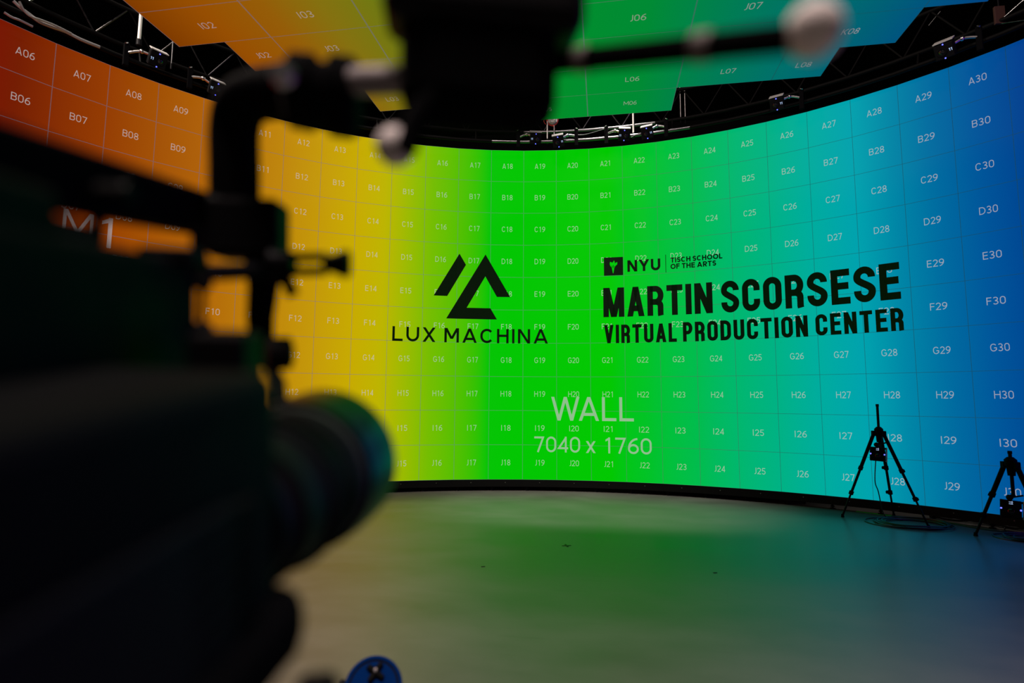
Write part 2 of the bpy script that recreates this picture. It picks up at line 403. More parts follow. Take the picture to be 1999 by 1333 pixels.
def text_polys(s, style, x0, x1, y0, y1):
    """polygons of a string fitted to the box (y down: y0 is the top)"""
    st = STYLES[style]; w = st['w']; cur = 0; items = []
    for i, ch in enumerate(s):
        if ch == ' ': cur += st['space']; continue
        if s[i-1:i+1] == 'WA' and i: cur -= .16
        W = st['W'].get(ch, st['d']); items.append((ch, cur, W)); cur += W + st['gap']
    total = cur - st['gap']; kx = (x1-x0)/total; out = []
    for ch, ox, W in items:
        for g in glyph(ch, W, w, style.startswith('cond')):
            for poly in (stroke(g[1], g[2], w) if g[0] == 'p' else [[V(p) for p in g[1]]]):
                out.append([(x0 + (ox+p[0])*kx, y1 - p[1]*(y1-y0)) for p in poly])
    return out
def wall_graphic(name, polys, mt, parent=None, off=.003, origin=None):
    """flat polygons in wall units, cut at the panel joints and laid on the faceted wall"""
    bm = new()
    for p in polys:
        vs = [bm.verts.new((a, b, 0)) for a, b in p]
        try: bm.faces.new(vs)
        except ValueError: pass
    us = [v.co.x for v in bm.verts]
    for k in range(int(math.ceil(min(us))), int(math.floor(max(us)))+1):
        bmesh.ops.bisect_plane(bm, geom=bm.verts[:]+bm.edges[:]+bm.faces[:], plane_co=(k, 0, 0), plane_no=(1, 0, 0), dist=1e-5)
    uvl = bm.loops.layers.uv.new('UVMap')
    for f in bm.faces:
        for l in f.loops: l[uvl].uv = (l.vert.co.x, l.vert.co.y)
    for v in bm.verts:
        kk = round(v.co.x); u = kk if abs(v.co.x-kk) < 2e-5 else v.co.x
        v.co = wall_pt(u, v.co.y, off) - (origin or V((0, 0, 0)))
    for f in bm.faces:
        f.normal_update()
        if f.normal.dot(CAM - (f.calc_center_median() + (origin or V((0, 0, 0))))) < 0: f.normal_flip()
    NOFIX.add(name)
    return obj(name, bm, mt, parent)

# ================================================================ SETTING
def structure(name, bm, mt):
    o = obj(name, bm, mt); o['kind'] = 'structure'; return o
b = new(); bx(b, (0, -4, -.05), (26, 22, .1)); structure('floor', b, M_FLOOR)
b = new(); bx(b, (0, -4, 9.05), (26, 22, .1)); structure('ceiling', b, M_BLKROOM)
b = new(); bx(b, (0, 7.05, 4.5), (26, .1, 9)); structure('wall_back', b, M_BLKROOM)
b = new(); bx(b, (0, -15.05, 4.5), (26, .1, 9)); structure('wall_front', b, M_BLKROOM)
b = new(); bx(b, (-13.05, -4, 4.5), (.1, 22, 9)); structure('wall_left', b, M_BLKROOM)
b = new(); bx(b, (13.05, -4, 4.5), (.1, 22, 9)); structure('wall_right', b, M_BLKROOM)

# ================================================================ LED WALL PANELS
def colour_word(u):
    for lim, nm in ((6.9, 'red orange'), (11, 'orange'), (14.6, 'amber yellow'), (16.9, 'lime green'), (22.6, 'pure green'), (25.6, 'sea green'), (28.6, 'turquoise'), (31, 'blue')):
        if u < lim: return nm
    return 'deep blue'
def panel_mesh(name, wd, ht, dp, u0, u1, v0, v1, mats, orient):
    """box with its lit face at local y=0 (orient 'wall') or z=0 facing down (orient 'ceil')"""
    bm = new(); uv = bm.loops.layers.uv.new('UVMap'); pu = bm.loops.layers.uv.new('panel')
    g = .0004
    if orient == 'wall':
        bx(bm, (0, dp/2, 0), (wd-2*g, dp, ht-2*g)); n = V((0, -1, 0))
    else:
        bx(bm, (0, 0, dp/2), (wd-2*g, ht-2*g, dp)); n = V((0, 0, -1))
    for f in bm.faces:
        f.normal_update()
        if f.normal.dot(n) > .9:
            f.material_index = 1
        for l in f.loops:
            c = l.vert.co; a = c.x/wd; bq = (c.z if orient == 'wall' else c.y)/ht
            l[uv].uv = (u0 + (a+.5)*(u1-u0), v0 + (.5-bq)*(v1-v0))
            # own coordinates run so that an edge line has one width in metres whatever the panel's shape
            l[pu].uv = (math.copysign(1-(1-abs(2*a))*wd/.5, a), math.copysign(1-(1-abs(2*bq))*ht/.5, bq))
    return bm
def code_mesh(code, cx, cy, wd, ht, to_local, u_of, style='code'):
    bm = new(); uv = bm.loops.layers.uv.new('UVMap')
    for p in text_polys(code, style, cx-wd/2, cx+wd/2, cy-ht/2, cy+ht/2):
        vs = [bm.verts.new(to_local(a, c)) for a, c in p]
        try: f = bm.faces.new(vs)
        except ValueError: continue
        for l, (a, c) in zip(f.loops, p): l[uv].uv = (u_of(a), 0)
    return bm
NOFIX.add('panel_code')
ROWS = 'ABCDEFGHIJ'
for c in range(1, 41):
    h = heading(c); X = V((math.cos(h), math.sin(h), 0)); Y = V((-math.sin(h), math.cos(h), 0)); Z = V((0, 0, 1))
    mid = (WP[c]+WP[c+1])/2
    for r in range(10):
        code = f'{ROWS[r]}{c:02d}'
        mw = Matrix((X, Y, Z)).transposed().to_4x4(); mw.translation = V((mid.x, mid.y, TOP-.5*(r+.5)))
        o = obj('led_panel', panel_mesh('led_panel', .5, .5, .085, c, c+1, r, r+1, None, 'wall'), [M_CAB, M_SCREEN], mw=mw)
        cw = colour_word(c+.5)
        tag(o, f'square {cw} LED wall panel showing the code {code}', 'LED panel', 'LED panels of the curved wall')
        wd = .158 if 'I' not in code and 'J' not in code else .142
        cb = code_mesh(code, 0, 0.005, wd, .082, lambda a, q: (a, -.0016, -q), lambda a, c=c: c+.5+a/.5)
        for f in cb.faces:
            f.normal_update()
            if f.normal.y > 0: f.normal_flip()
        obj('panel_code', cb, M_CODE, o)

# black base beam with levelling feet
base = thing('wall_plinth', 'black base beam on levelling feet running under the curved LED wall', 'base', inner(21, 0, 0))
O0 = base.location.copy()
def sweep(bm, us, off0, off1, z0, z1, org):
    prev = None
    for u in us:
        ring = [bm.verts.new(inner(u, o_, z_) - org) for o_, z_ in ((off0, z0), (off1, z0), (off1, z1), (off0, z1))]
        if prev:
            for k in range(4): bm.faces.new((prev[k], prev[(k+1) % 4], ring[(k+1) % 4], ring[k]))
        else: bm.faces.new(ring)
        prev = ring
    bm.faces.new(list(reversed(prev)))
b = new(); sweep(b, range(1, 42), -.10, -.002, .058, BASE-.001, O0); obj('beam', b, M_CAB, base)
for u in range(6, 34):
    b = new(); p = inner(u+.12, -.05, 0) - O0
    cyl(b, p, p+V((0, 0, .012)), .034, .030); cyl(b, p+V((0, 0, .012)), p+V((0, 0, .06)), .012); cyl(b, p+V((0, 0, .028)), p+V((0, 0, .040)), .024, seg=6)
    obj('levelling_foot', b, M_BLACKM, base)
for u in [7.5+k for k in range(26)]:
    b = new(); p = inner(u, -.001, .118) - O0; q = inner(u, .003, .118) - O0
    cyl(b, p, q, .006, seg=10); obj('bolt', b, M_CHROME, base)

# ================================================================ WRITING SHOWN ON THE WALL
def gthing(name, label, cat, u, v):
    return thing(name, label, cat, wall_pt(u, v, .0))
t = gthing('triangle_logo', 'black logo of a slanted bar beside an open triangle on the wall', 'logo', 17.46, 4.3); o0 = t.location.copy()
wall_graphic('slanted_bar', [[(17.062, 3.307), (17.262, 3.648), (16.716, 4.618), (16.315, 4.618)]], M_LOGO, t, .0035, o0)
wall_graphic('open_triangle', [[(17.849, 3.308), (18.607, 4.608), (18.206, 4.608), (17.851, 3.985)],
                               [(17.849, 3.308), (17.851, 3.985), (17.302, 4.955), (16.698, 5.293)],
                               [(17.302, 4.955), (18.014, 4.955), (18.212, 5.293), (16.698, 5.293)]], M_LOGO, t, .0035, o0)
t = gthing('wordmark', 'thin spaced black capitals in one line under the triangle logo', 'lettering', 17.44, 5.8); o0 = t.location.copy()
wall_graphic('short_word', text_polys('LUX', 'geo', 15.145, 16.395, 5.578, 6.008), M_LOGO, t, .0035, o0)
wall_graphic('long_word', text_polys('MACHINA', 'geo', 16.655, 19.745, 5.578, 6.008), M_LOGO, t, .0035, o0)
t = gthing('school_logo', 'small black torch square, initials and two text lines above the large title', 'logo', 23.0, 3.7); o0 = t.location.copy()
sq = wall_graphic('torch_square', [[(21.42, 3.44), (21.981, 3.44), (21.981, 3.992), (21.42, 3.992)]], M_LOGO, t, .0035, o0)
def leaf(cx, cy, dx, dy, wd, n=8):
    L = [(cx + dx*k/n - dy*wd*1.25*math.sin(PI*k/n)*.9, cy + dy*k/n + dx*wd*1.25*math.sin(PI*k/n)*.9) for k in range(n+1)]
    R = [(cx + dx*k/n + dy*wd*.5*math.sin(PI*k/n), cy + dy*k/n - dx*wd*.5*math.sin(PI*k/n)) for k in range(n, -1, -1)]
    return L + R[1:-1]
tc = 21.69
torch = [[(tc-.035, 3.765), (tc+.035, 3.765), (tc+.008, 3.925), (tc-.008, 3.925)], [(tc-.055, 3.738), (tc+.055, 3.738), (tc+.042, 3.756), (tc-.042, 3.756)],
         [(tc-.06, 3.724), (tc-.085, 3.69), (tc-.02, 3.705), (tc+.03, 3.705), (tc+.085, 3.685), (tc+.06, 3.724)],
         leaf(tc-.07, 3.71, -.01, -.14, .30), leaf(tc-.035, 3.705, .0, -.12, .28), leaf(tc-.015, 3.705, .045, -.17, .22), leaf(tc+.02, 3.705, .06, -.10, .26), leaf(tc+.045, 3.705, .075, -.12, .24)]
tq = wall_graphic('torch', torch, M_PLAIN, sq, .0045, o0)
wall_graphic('initials', text_polys('NYU', 'bold', 22.108, 23.052, 3.555, 3.903), M_LOGO, t, .0035, o0)
wall_graphic('divider', [[(23.198, 3.455), (23.214, 3.455), (23.214, 3.988), (23.198, 3.988)]], M_LOGO, t, .0035, o0)
wall_graphic('upper_text_line', text_polys('TISCH SCHOOL', 'bold', 23.342, 24.75, 3.558, 3.708), M_LOGO, t, .0035, o0)
wall_graphic('lower_text_line', text_polys('OF THE ARTS', 'bold', 23.338, 24.58, 3.745, 3.897), M_LOGO, t, .0035, o0)
t = gthing('title_lettering', 'large black title in two lines of tall condensed capitals on the wall', 'lettering', 25.1, 5.2); o0 = t.location.copy()
wall_graphic('title_word', text_polys('MARTIN', 'cond', 21.392, 24.455, 4.36, 5.238), M_LOGO, t, .0035, o0)
wall_graphic('title_word', text_polys('SCORSESE', 'cond', 24.685, 28.805, 4.36, 5.25), M_LOGO, t, .0035, o0)
wall_graphic('subtitle_word', text_polys('VIRTUAL', 'cond2', 21.405, 23.465, 5.47, 6.014), M_LOGO, t, .0035, o0)
wall_graphic('subtitle_word', text_polys('PRODUCTION', 'cond2', 23.635, 26.785, 5.46, 6.016), M_LOGO, t, .0035, o0)
wall_graphic('subtitle_word', text_polys('CENTER', 'cond2', 26.962, 28.825, 5.46, 6.004), M_LOGO, t, .0035, o0)
t = gthing('wall_word', 'pale translucent word WALL in big thin capitals', 'lettering', 21, 7.9); o0 = t.location.copy()
wall_graphic('lettering', text_polys('WALL', 'word', 19.84, 22.225, 7.592, 8.283), M_WORD, t, .003, o0)
t = gthing('resolution_text', 'pale translucent line reading 7040 x 1760 near the wall bottom', 'lettering', 21, 9); o0 = t.location.copy()
wall_graphic('width_number', text_polys('7040', 'word', 19.343, 20.68, 8.752, 9.205), M_WORD, t, .003, o0)
wall_graphic('times_sign', text_polys('x', 'word', 20.845, 21.13, 8.750, 9.208), M_WORD, t, .003, o0)
wall_graphic('height_number', text_polys('1760', 'word', 21.33, 22.708, 8.752, 9.205), M_WORD, t, .003, o0)
t = gthing('side_wall_text', 'large pale letters on the orange panels, half hidden by the camera rig', 'lettering', 7.8, 4); o0 = t.location.copy()
wall_graphic('letter', text_polys('M', 'word', 7.385, 7.935, 3.60, 4.24), M_WORD, t, .003, o0)
wall_graphic('numeral', text_polys('1', 'word', 7.97, 8.43, 3.60, 4.30), M_WORD, t, .003, o0)

# ================================================================ CEILING LED PANELS
KS = 1/1.03917
CZ = CAM.z + (4.78597-1.1666)*KS
CO = V((CAM.x + (.0281-CAM.x)*KS, CAM.y + (-3.47662-CAM.y)*KS))      # column line 6, upper edge of row J
CA = .00186
def cpt(U, W, z=0): return V((CO.x + math.cos(CA)*U - math.sin(CA)*W, CO.y + math.sin(CA)*U + math.cos(CA)*W, CZ+z))
ROWR = {'B': (3.5, 8.5), 'C': (3, 9), 'D': (2.5, 9.5), 'E': (2, 10), 'F': (2, 10), 'G': (2, 10), 'H': (2, 10), 'I': (2, 10), 'J': (2.5, 9.5), 'K': (3, 9), 'L': (3.5, 8.5), 'M': (5, 7)}
for i, rn in enumerate('BCDEFGHIJKLM'):
    j = i-8; a, e = ROWR[rn]
    cells = []; x = a
    while x < e-1e-6:
        nx = min(math.floor(x+1e-6)+1, e); cells.append((x, nx)); x = nx
    for (c0, c1) in cells:
        code = f'{rn}{int(math.floor(c0+1e-6)):02d}'; mid = (c0+c1)/2; wd = (c1-c0)*1.0
        mw = Matrix.Translation(cpt(mid-6, (j+.5)*.5)) @ Matrix.Rotation(CA, 4, 'Z')
        half = wd < .9
        o = obj('overhead_led_panel', panel_mesh('overhead_led_panel', wd, .5, .08, c0, c1, j, j+1, None, 'ceil'), [M_CAB, M_CSCREEN], mw=mw)
        tag(o, f'{"half width" if half else "full width"} overhead LED panel showing the code {code}', 'LED panel', 'LED panels of the ceiling screen')
        cb = code_mesh(code, 0, 0, .150, .085, lambda p, q: (p, q, -.0016), lambda p, mid=mid: mid+p)
        for f in cb.faces:
            f.normal_update()
            if f.normal.z > 0: f.normal_flip()
        obj('panel_code', cb, M_CCODE, o)
# carrying frame above the overhead panels
fr = thing('ceiling_frame', 'black steel frame holding the overhead LED panels from above', 'frame', cpt(0, -.5, .2)); fo = fr.location.copy()
for U in (-3.5, -1.5, 0, 1.5, 3.4):
    b = new(); p = cpt(U, -2.4, .12)-fo; q = cpt(U, {-3.5: -.1, -1.5: 1.4, 0: 1.9, 1.5: 1.4, 3.4: -.1}[U], .12)-fo; tube(b, [p, q], .028, 8); obj('bearer', b, M_DTRUSS, fr)
for W in (-2.2, -.6):
    b = new(); tube(b, [cpt(-3.7, W, .19)-fo, cpt(3.7, W, .19)-fo], .028, 8); obj('cross_bar', b, M_DTRUSS, fr)
for U in (-3.5, 3.4):
    for W in (-2.2, -.6):
        b = new(); tube(b, [cpt(U, W, .19)-fo, V((cpt(U, W).x, cpt(U, W).y, 9.0))-fo], .012, 8); obj('suspension_rod', b, M_DTRUSS, fr)

# ================================================================ TRUSS RING ABOVE THE WALL
ZP = 5.05+BASE
tr = thing('truss_ring', 'dark curved truss running above the top edge of the LED wall', 'truss', inner(21, .2, ZP)); to = tr.location.copy()
def arc_path(u0, u1, off, z, n=2): return [inner(u0+(u1-u0)*k/((u1-u0)*n), off, z)-to for k in range(int((u1-u0)*n)+1)]
b = new(); tube(b, arc_path(4, 18, .2, ZP), .024, 12); obj('front_chord', b, M_DTRUSS, tr, True)
b = new(); tube(b, arc_path(18, 24, .2, ZP), .024, 12); obj('front_chord', b, M_ALU, tr, True)  # lit stretch stays bare metal; the rest of the chord is coloured as shade
b = new(); tube(b, arc_path(24, 34, .2, ZP), .024, 12); obj('front_chord', b, M_DTRUSS, tr, True)
b = new(); tube(b, arc_path(4, 19, .1, ZP+.2), .024, 12); obj('rear_chord', b, M_DTRUSS, tr, True)
b = new(); tube(b, arc_path(19, 23, .1, ZP+.2), .024, 12); obj('rear_chord', b, M_ALU, tr, True)
b = new(); tube(b, arc_path(23, 34, .1, ZP+.2), .024, 12); obj('rear_chord', b, M_DTRUSS, tr, True)
b = new(); tube(b, arc_path(4, 34, .15, ZP+.62), .024, 12); obj('upper_chord', b, M_DTRUSS, tr, True)
u = 4.0; k = 0
while u < 33.5:
    lit = u < 13 or 19 < u < 23  # lit braces bare metal, others darkened in colour to stand for shade
    b = new(); tube(b, [inner(u, .1, ZP+.2)-to, inner(u+.6, .15, ZP+.62)-to], .010, 8); obj('brace', b, M_ALU if lit else M_DTRUSS, tr)
    b = new(); tube(b, [inner(u+.6, .15, ZP+.62)-to, inner(u+1.2, .1, ZP+.2)-to], .010, 8); obj('brace', b, M_ALU if (lit and k % 2 == 0) else M_DTRUSS, tr)
    u += 1.2; k += 1
for u in (5.5, 8.5, 11.5, 14.5, 17.5, 20.3, 23.5, 26.5, 29.5, 32.5):
    b = new(); tube(b, [inner(u, .2, ZP)-to, inner(u, .1, ZP+.2)-to], .012, 8); obj('spacer', b, M_DTRUSS, tr)
    b = new(); tube(b, [inner(u, .15, ZP+.62)-to, inner(u, .15, 9.0)-to], .006, 6); obj('suspension_wire', b, M_DTRUSS, tr)

def hang(px, py0, py1, off, r, mt, name, label, cat, roof=False):
    """upright piece between two heights on one plumb line"""
    p, _ = on_offset(px, py1, off); d = ray(px, py0)
    tt = ((p.x-CAM.x)*d.x + (p.y-CAM.y)*d.y)/(d.x**2+d.y**2); ztop = CAM.z + d.z*tt
    if roof: ztop = 9.0
    o = thing(name, label, cat, p)
    b = new(); tube(b, [(0, 0, 0), (0, 0, ztop-p.z)], r, 12); obj('pipe' if r > .008 else 'line', b, mt, o, True)
    b = new(); cyl(b, (0, 0, -.03), (0, 0, .04), r*1.6, seg=12); obj('coupler', b, M_BLACKM, o)
    return o
hang(271, -40, 84, .28, .019, M_WHITE, 'hanging_pipe', 'bright upright pipe hanging above the A08 panel', 'pipe')
hang(1236.5, 200, 265, .20, .013, M_WHITE, 'hanging_pipe', 'pale upright pipe hanging between two tracking cameras above A22', 'pipe')
hang(1068.5, 200, 276, .18, .009, M_WHITE, 'hanging_pipe', 'thin upright pipe hanging left of the red lamp', 'pipe')
hang(1082, 245, 268, .18, .011, M_ALU, 'hanging_pipe', 'short upright pipe hanging just below the red lamp', 'pipe')
hang(334, 80, 130, .30, .006, M_ALU, 'hanging_wire', 'thin upright wire beside the leftmost tracking camera', 'wire')
hang(1329, 205, 237, -.5, .0045, M_WHITE, 'hanging_wire', 'left one of two thin upright wires right of panel M06', 'wire', True)
hang(1338, 207, 238, -.5, .0045, M_WHITE, 'hanging_wire', 'right one of two thin upright wires right of panel M06', 'wire', True)
# cables strapped along the ring, left
def ring_cable(px_pts, off, r, label, mt):
    pts = [on_offset(x, y, off)[0] for x, y in px_pts]
    o = thing('truss_cable', label, 'cable', pts[0])
    b = new(); tube(b, [p-pts[0] for p in smooth_path(pts, 6)], r, 8); obj('sheath', b, mt, o, True)
M_SHINY = mat('silvery_cable_sheath', (.42, .42, .42), .3, metal=.6)
ring_cable([(26, 2), (40, 15), (60, 30), (78, 43), (100, 52), (128, 62), (160, 78), (195, 92)], .24, .016, 'silvery cable lying along the truss at the far upper left', M_SHINY)
ring_cable([(38, 3), (48, 22), (62, 33), (80, 39), (110, 51), (140, 66)], .28, .011, 'thin shiny cable bending onto the truss at the upper left corner', M_SHINY)
ring_cable([(8, 24), (14, 28), (24, 34), (40, 40), (64, 52)], .22, .012, 'cable end on the truss right above panel A06', M_SHINY)
ring_cable([(1120, 263), (1140, 263), (1160, 258), (1182, 251)], .26, .006, 'black cable sagging under the truss between two tracking cameras', M_CABLE)
ring_cable([(1232, 268), (1243, 262), (1252, 259)], .22, .005, 'short pale cable joining the pipe and a tracking camera', M_SHINY)

# red work lamp
p, _ = on_offset(1078, 232, .16)
lamp = thing('work_lamp', 'small red rimmed lamp with ribbed glass hanging above the wall', 'lamp', p)
ax = (V((CAM.x+2.5, CAM.y+3.0, 2.6)) - p).normalized()
b = new(); lathe(b, [(-.13, .03), (-.10, .045), (-.03, .085), (0, .105), (.012, .105), (.016, .088)], (0, 0, 0), ax, 28); obj('red_guard', b, M_RED, lamp, True)
b = new(); lathe(b, [(.012, .086), (.02, .080), (.034, .05), (.038, .01)], (0, 0, 0), ax, 28); obj('ribbed_glass', b, M_LAMPGLASS, lamp, True)
b = new()
for k in range(-2, 3): bx(b, ax*.036 + V((k*.026, 0, 0)), (.006, .012, .11))
obj('glass_rib', b, M_CHROME, lamp)
b = new(); tube(b, [(.02, 0, -.1), (.03, .02, -.13), (.035, .02, -.16)], .012, 8); obj('red_hook', b, M_RED, lamp, True)
b = new(); tube(b, smooth_path([(-.02, .02, .08), (-.10, .02, .06), (-.13, .02, -.02), (-.10, .02, -.07)], 5), .006, 6); obj('red_cord', b, M_RED, lamp, True)
b = new(); tube(b, [-ax*.12, -ax*.12+V((0, 0, .22))], .012, 8); obj('bracket', b, M_BLACKM, lamp)

# ================================================================ TRACKING CAMERAS
def cam_parts(root, S=.15, digits='11', flip=1):
    b = new(); bx(b, (0, 0, 0), (S, S*.62, S*.92)); obj('housing', b, M_BLACK, root, bevel=.006)
    b = new(); bx(b, (0, -S*.325, 0), (S*.92, S*.03, S*.84)); obj('face_plate', b, M_BLACKM, root, bevel=.002)
    b = new(); lathe(b, [(0, .26*S), (.045*S, .26*S), (.05*S, .20*S), (.02*S, .18*S)], (.12*S*flip, -S*.34, 0), (0, -1, 0), 28); ring = obj('lens_ring', b, M_BLACKM, root, True)
    b = new(); lathe(b, [(0, .17*S), (.03*S, .13*S), (.04*S, .02*S)], (.12*S*flip, -S*.345, 0), (0, -1, 0), 24); obj('lens_glass', b, M_GLASS, ring, True)
    b = new(); bx(b, (0, S*.10, S*.56), (S*1.02, S*.80, S*.07)); obj('sunshade', b, M_SHADE, root, bevel=.003)
    for sx in (-1, 1):
        b = new(); bx(b, (sx*S*.4, S*.10, S*.50), (S*.04, S*.3, S*.10)); obj('shade_post', b, M_BLACKM, root)
    for sz in (1, -1):
        b = new(); sph(b, (0, -S*.34, sz*S*.42), .0075, 12); obj('status_light', b, M_BLUELED, root)
    b = new()
    for i, d_ in enumerate(digits):
        x = -.34*S*flip + (i-.5*(len(digits)-1))*.10*S
        bx(b, (x, -S*.345, 0), (.028*S, .004, .17*S))
        bx(b, (x-.03*S, -S*.345, .055*S), (.035*S, .004, .03*S))
    obj('number_display', b, M_DIGIT, root)
def face_matrix(p, target, roll=0.0):
    y = -(V(target)-p).normalized()        # local -Y looks at the target
    x = y.cross(V((0, 0, 1))).normalized(); z = x.cross(y)
    R = Matrix((x, y, z)).transposed() @ Matrix.Rotation(roll, 3, 'Y')
    M = R.to_4x4(); M.translation = p; return M
proto = None
CLO = .246
def truss_camera(px, py, off, S, roll, side, label, target, flip=1, scale=1.0):
    p, uu = on_offset(px, py, off)
    root = thing('tracking_camera', label, 'tracking camera', group='tracking cameras on the truss', mw=face_matrix(p, target, roll))
    cam_parts(root, S, flip=flip)
    inv = root.matrix_world.inverted()
    cu = uu + side*.55; top = inner(cu, CLO, ZP+.14); low = inner(cu, CLO, ZP-.10); midp = inner(cu, CLO, ZP+.04)
    b = new(); mid = (top+low)/2
    h = heading(cu-.5); R = Matrix((V((math.cos(h), math.sin(h), 0)), V((-math.sin(h), math.cos(h), 0)), V((0, 0, 1)))).transposed()
    bx(b, mid, (.055, .045, .27), R); bmesh.ops.transform(b, matrix=inv, verts=b.verts[:]); cl = obj('pipe_clamp', b, M_MATTE, root, bevel=.006)
    b = new(); back = p + (root.matrix_world.to_3x3() @ V((0, S*.36, 0)))
    tube(b, smooth_path([inv @ back, inv @ ((back+midp)/2 + V((0, 0, .05))), inv @ midp], 5), .016, 10); obj('ball_joint_arm', b, M_CHROME, root, True)
    b = new(); sph(b, inv @ ((back+midp)/2 + V((0, 0, .05))), .026, 14); obj('ball_joint', b, M_CHROME, root, True)
    b = new(); q = inv @ top; tube(b, [q, q+V((0, -.03, .03)), q+V((.02*side, -.05, .02))], .008, 6); obj('clamp_lever', b, M_CHROME, root)
    return root
ST = V((0, -6.3, 1.0))
truss_camera(307, 116, .42, .175, math.radians(3), -1, 'black tracking camera with blue lights above A08, beside the bright upright pipe', ST, 1)
truss_camera(422, 173, .42, .165, math.radians(5), -1, 'black tracking camera half behind the rig, above panel A10', ST, 1)
truss_camera(1045.5, 270, .34, .165, math.radians(0), -1, 'black tracking camera above A19, left of the red lamp', ST+V((.6, 0, 0)), 1)
truss_camera(1090, 276, .36, .165, math.radians(-8), 1, 'tilted black tracking camera directly below the red lamp', ST, -1)
truss_camera(1218.5, 263, .34, .165, math.radians(5), -1, 'black tracking camera above A22, left of the pale upright pipe', ST+V((.4, 0, 0)), 1)
truss_camera(1263.5, 259, .34, .165, math.radians(-5), 1, 'black tracking camera above A22, right of the pale upright pipe', ST, -1)
truss_camera(1517, 202, .38, .165, 0, 1, 'dim black tracking camera above panel A26', ST, -1)
truss_camera(1845, 98, .42, .175, 0, 1, 'dim black tracking camera above panel A29, at upper right', ST, -1)

# right-hand corner: red strap box and shiny rods
p, _ = on_offset(1951, 30, .1)
sb = thing('red_strap', 'dark red strap hanging from the truss at the upper right', 'strap', p)
b = new(); bx(b, (0, 0, 0), (.10, .03, .20)); obj('band', b, mat('dark_red_webbing', (.035, .008, .004), .8), sb, bevel=.004)
b = new(); tube(b, [(0, 0, .1), (0, 0, .4)], .008, 6); obj('hook', b, M_BLACKM, sb)
for (xa, ya, xb_, yb, lb) in ((1955, 38, 2005, -6, 'shiny diagonal rod at the upper right corner'), (1955, 46, 2010, 38, 'shiny level rod at the upper right corner'), (1813, 50, 1836, 22, 'faint slanted rod right of the ceiling screen corner')):
    a, _ = on_offset(xa, ya, .1); c_, _ = on_offset(xb_, yb, .15)
    o = thing('truss_rod', lb, 'rod', a); b = new(); tube(b, [(0, 0, 0), c_-a], .005, 8); obj('bar', b, M_ALU, o, True)

# ================================================================ FLOOR-STANDING TRIPODS WITH TRACKING CAMERAS
def prop_tripod(name, label, center, feet, zapex, ztop, thick=1.0):
    t = thing(name, label, 'tripod', center, 'tripods by the wall'); c = V(center)
    b = new(); lathe(b, [(-.10, .03*thick), (-.02, .036*thick), (.0, .05*thick), (.05, .05*thick), (.075, .025*thick)], (0, 0, zapex), (0, 0, 1), 20); obj('spider', b, M_BLACK, t, True)
    b = new(); cyl(b, (0, 0, zapex-.30), (0, 0, ztop), .015*thick, seg=16); obj('center_column', b, M_BLACKM, t, True)
    b = new(); cyl(b, (0, 0, ztop-.02), (0, 0, ztop+.008), .018*thick, seg=16); obj('column_cap', b, M_RUBBER, t)
    for f in feet:
        f = V(f)-c; f.z = 0; dirf = f.normalized(); top = V((dirf.x*.05, dirf.y*.05, zapex)); low = V((f.x, f.y, .015))
        b = new(); tube(b, [top, top.lerp(low, .42)], [.021*thick, .021*thick], 12); leg = obj('leg', b, M_BLACK, t, True)
        b = new(); tube(b, [top.lerp(low, .40), top.lerp(low, .74)], .0155*thick, 12); obj('middle_section', b, M_BLACKM, leg, True)
        b = new(); tube(b, [top.lerp(low, .72), low], .0115*thick, 12); obj('lower_section', b, M_BLACKM, leg, True)
        side = V((-dirf.y, dirf.x, 0))
        for fr_ in (.42, .72):
            q = top.lerp(low, fr_); ax_ = (low-top).normalized()
            b = new(); cyl(b, q-ax_*.022, q+ax_*.022, .027*thick, seg=14); bx(b, q+side*.034*thick, (.022, .03, .03), basis(ax_, side)); obj('leg_clamp', b, M_RUBBER, leg, bevel=.003)
        b = new(); cyl(b, low-V((0, 0, .015)), low+V((0, 0, .02)), .020*thick, .014*thick, 14); obj('rubber_foot', b, M_RUBBER, leg)
        b = new(); bx(b, top, (.05*thick, .05*thick, .06)); obj('hinge', b, M_BLACK, leg, bevel=.006)
    return t
def z_on_plumb(px, py, xy):
    d = ray(px, py); tt = ((xy.x-CAM.x)*d.x + (xy.y-CAM.y)*d.y)/(d.x**2+d.y**2); return CAM.z + d.z*tt
F1 = [on_floor(1645, 1009), on_floor(1745, 1008), on_floor(1813, 1031)]
c1 = (F1[0]+F1[1]+F1[2])/3
dd = ray(1719, 900); hd = math.hypot(c1.x-CAM.x, c1.y-CAM.y)/math.hypot(dd.x, dd.y); c1 = V((CAM.x+dd.x*hd, CAM.y+dd.y*hd, 0))
za, zt = z_on_plumb(1719, 846, c1), z_on_plumb(1716, 790, c1)
prop_tripod('tripod', 'black tripod with tall centre column standing inside the cable coil', c1, F1, za, zt, .9)
zc = z_on_plumb(1714, 885, c1)
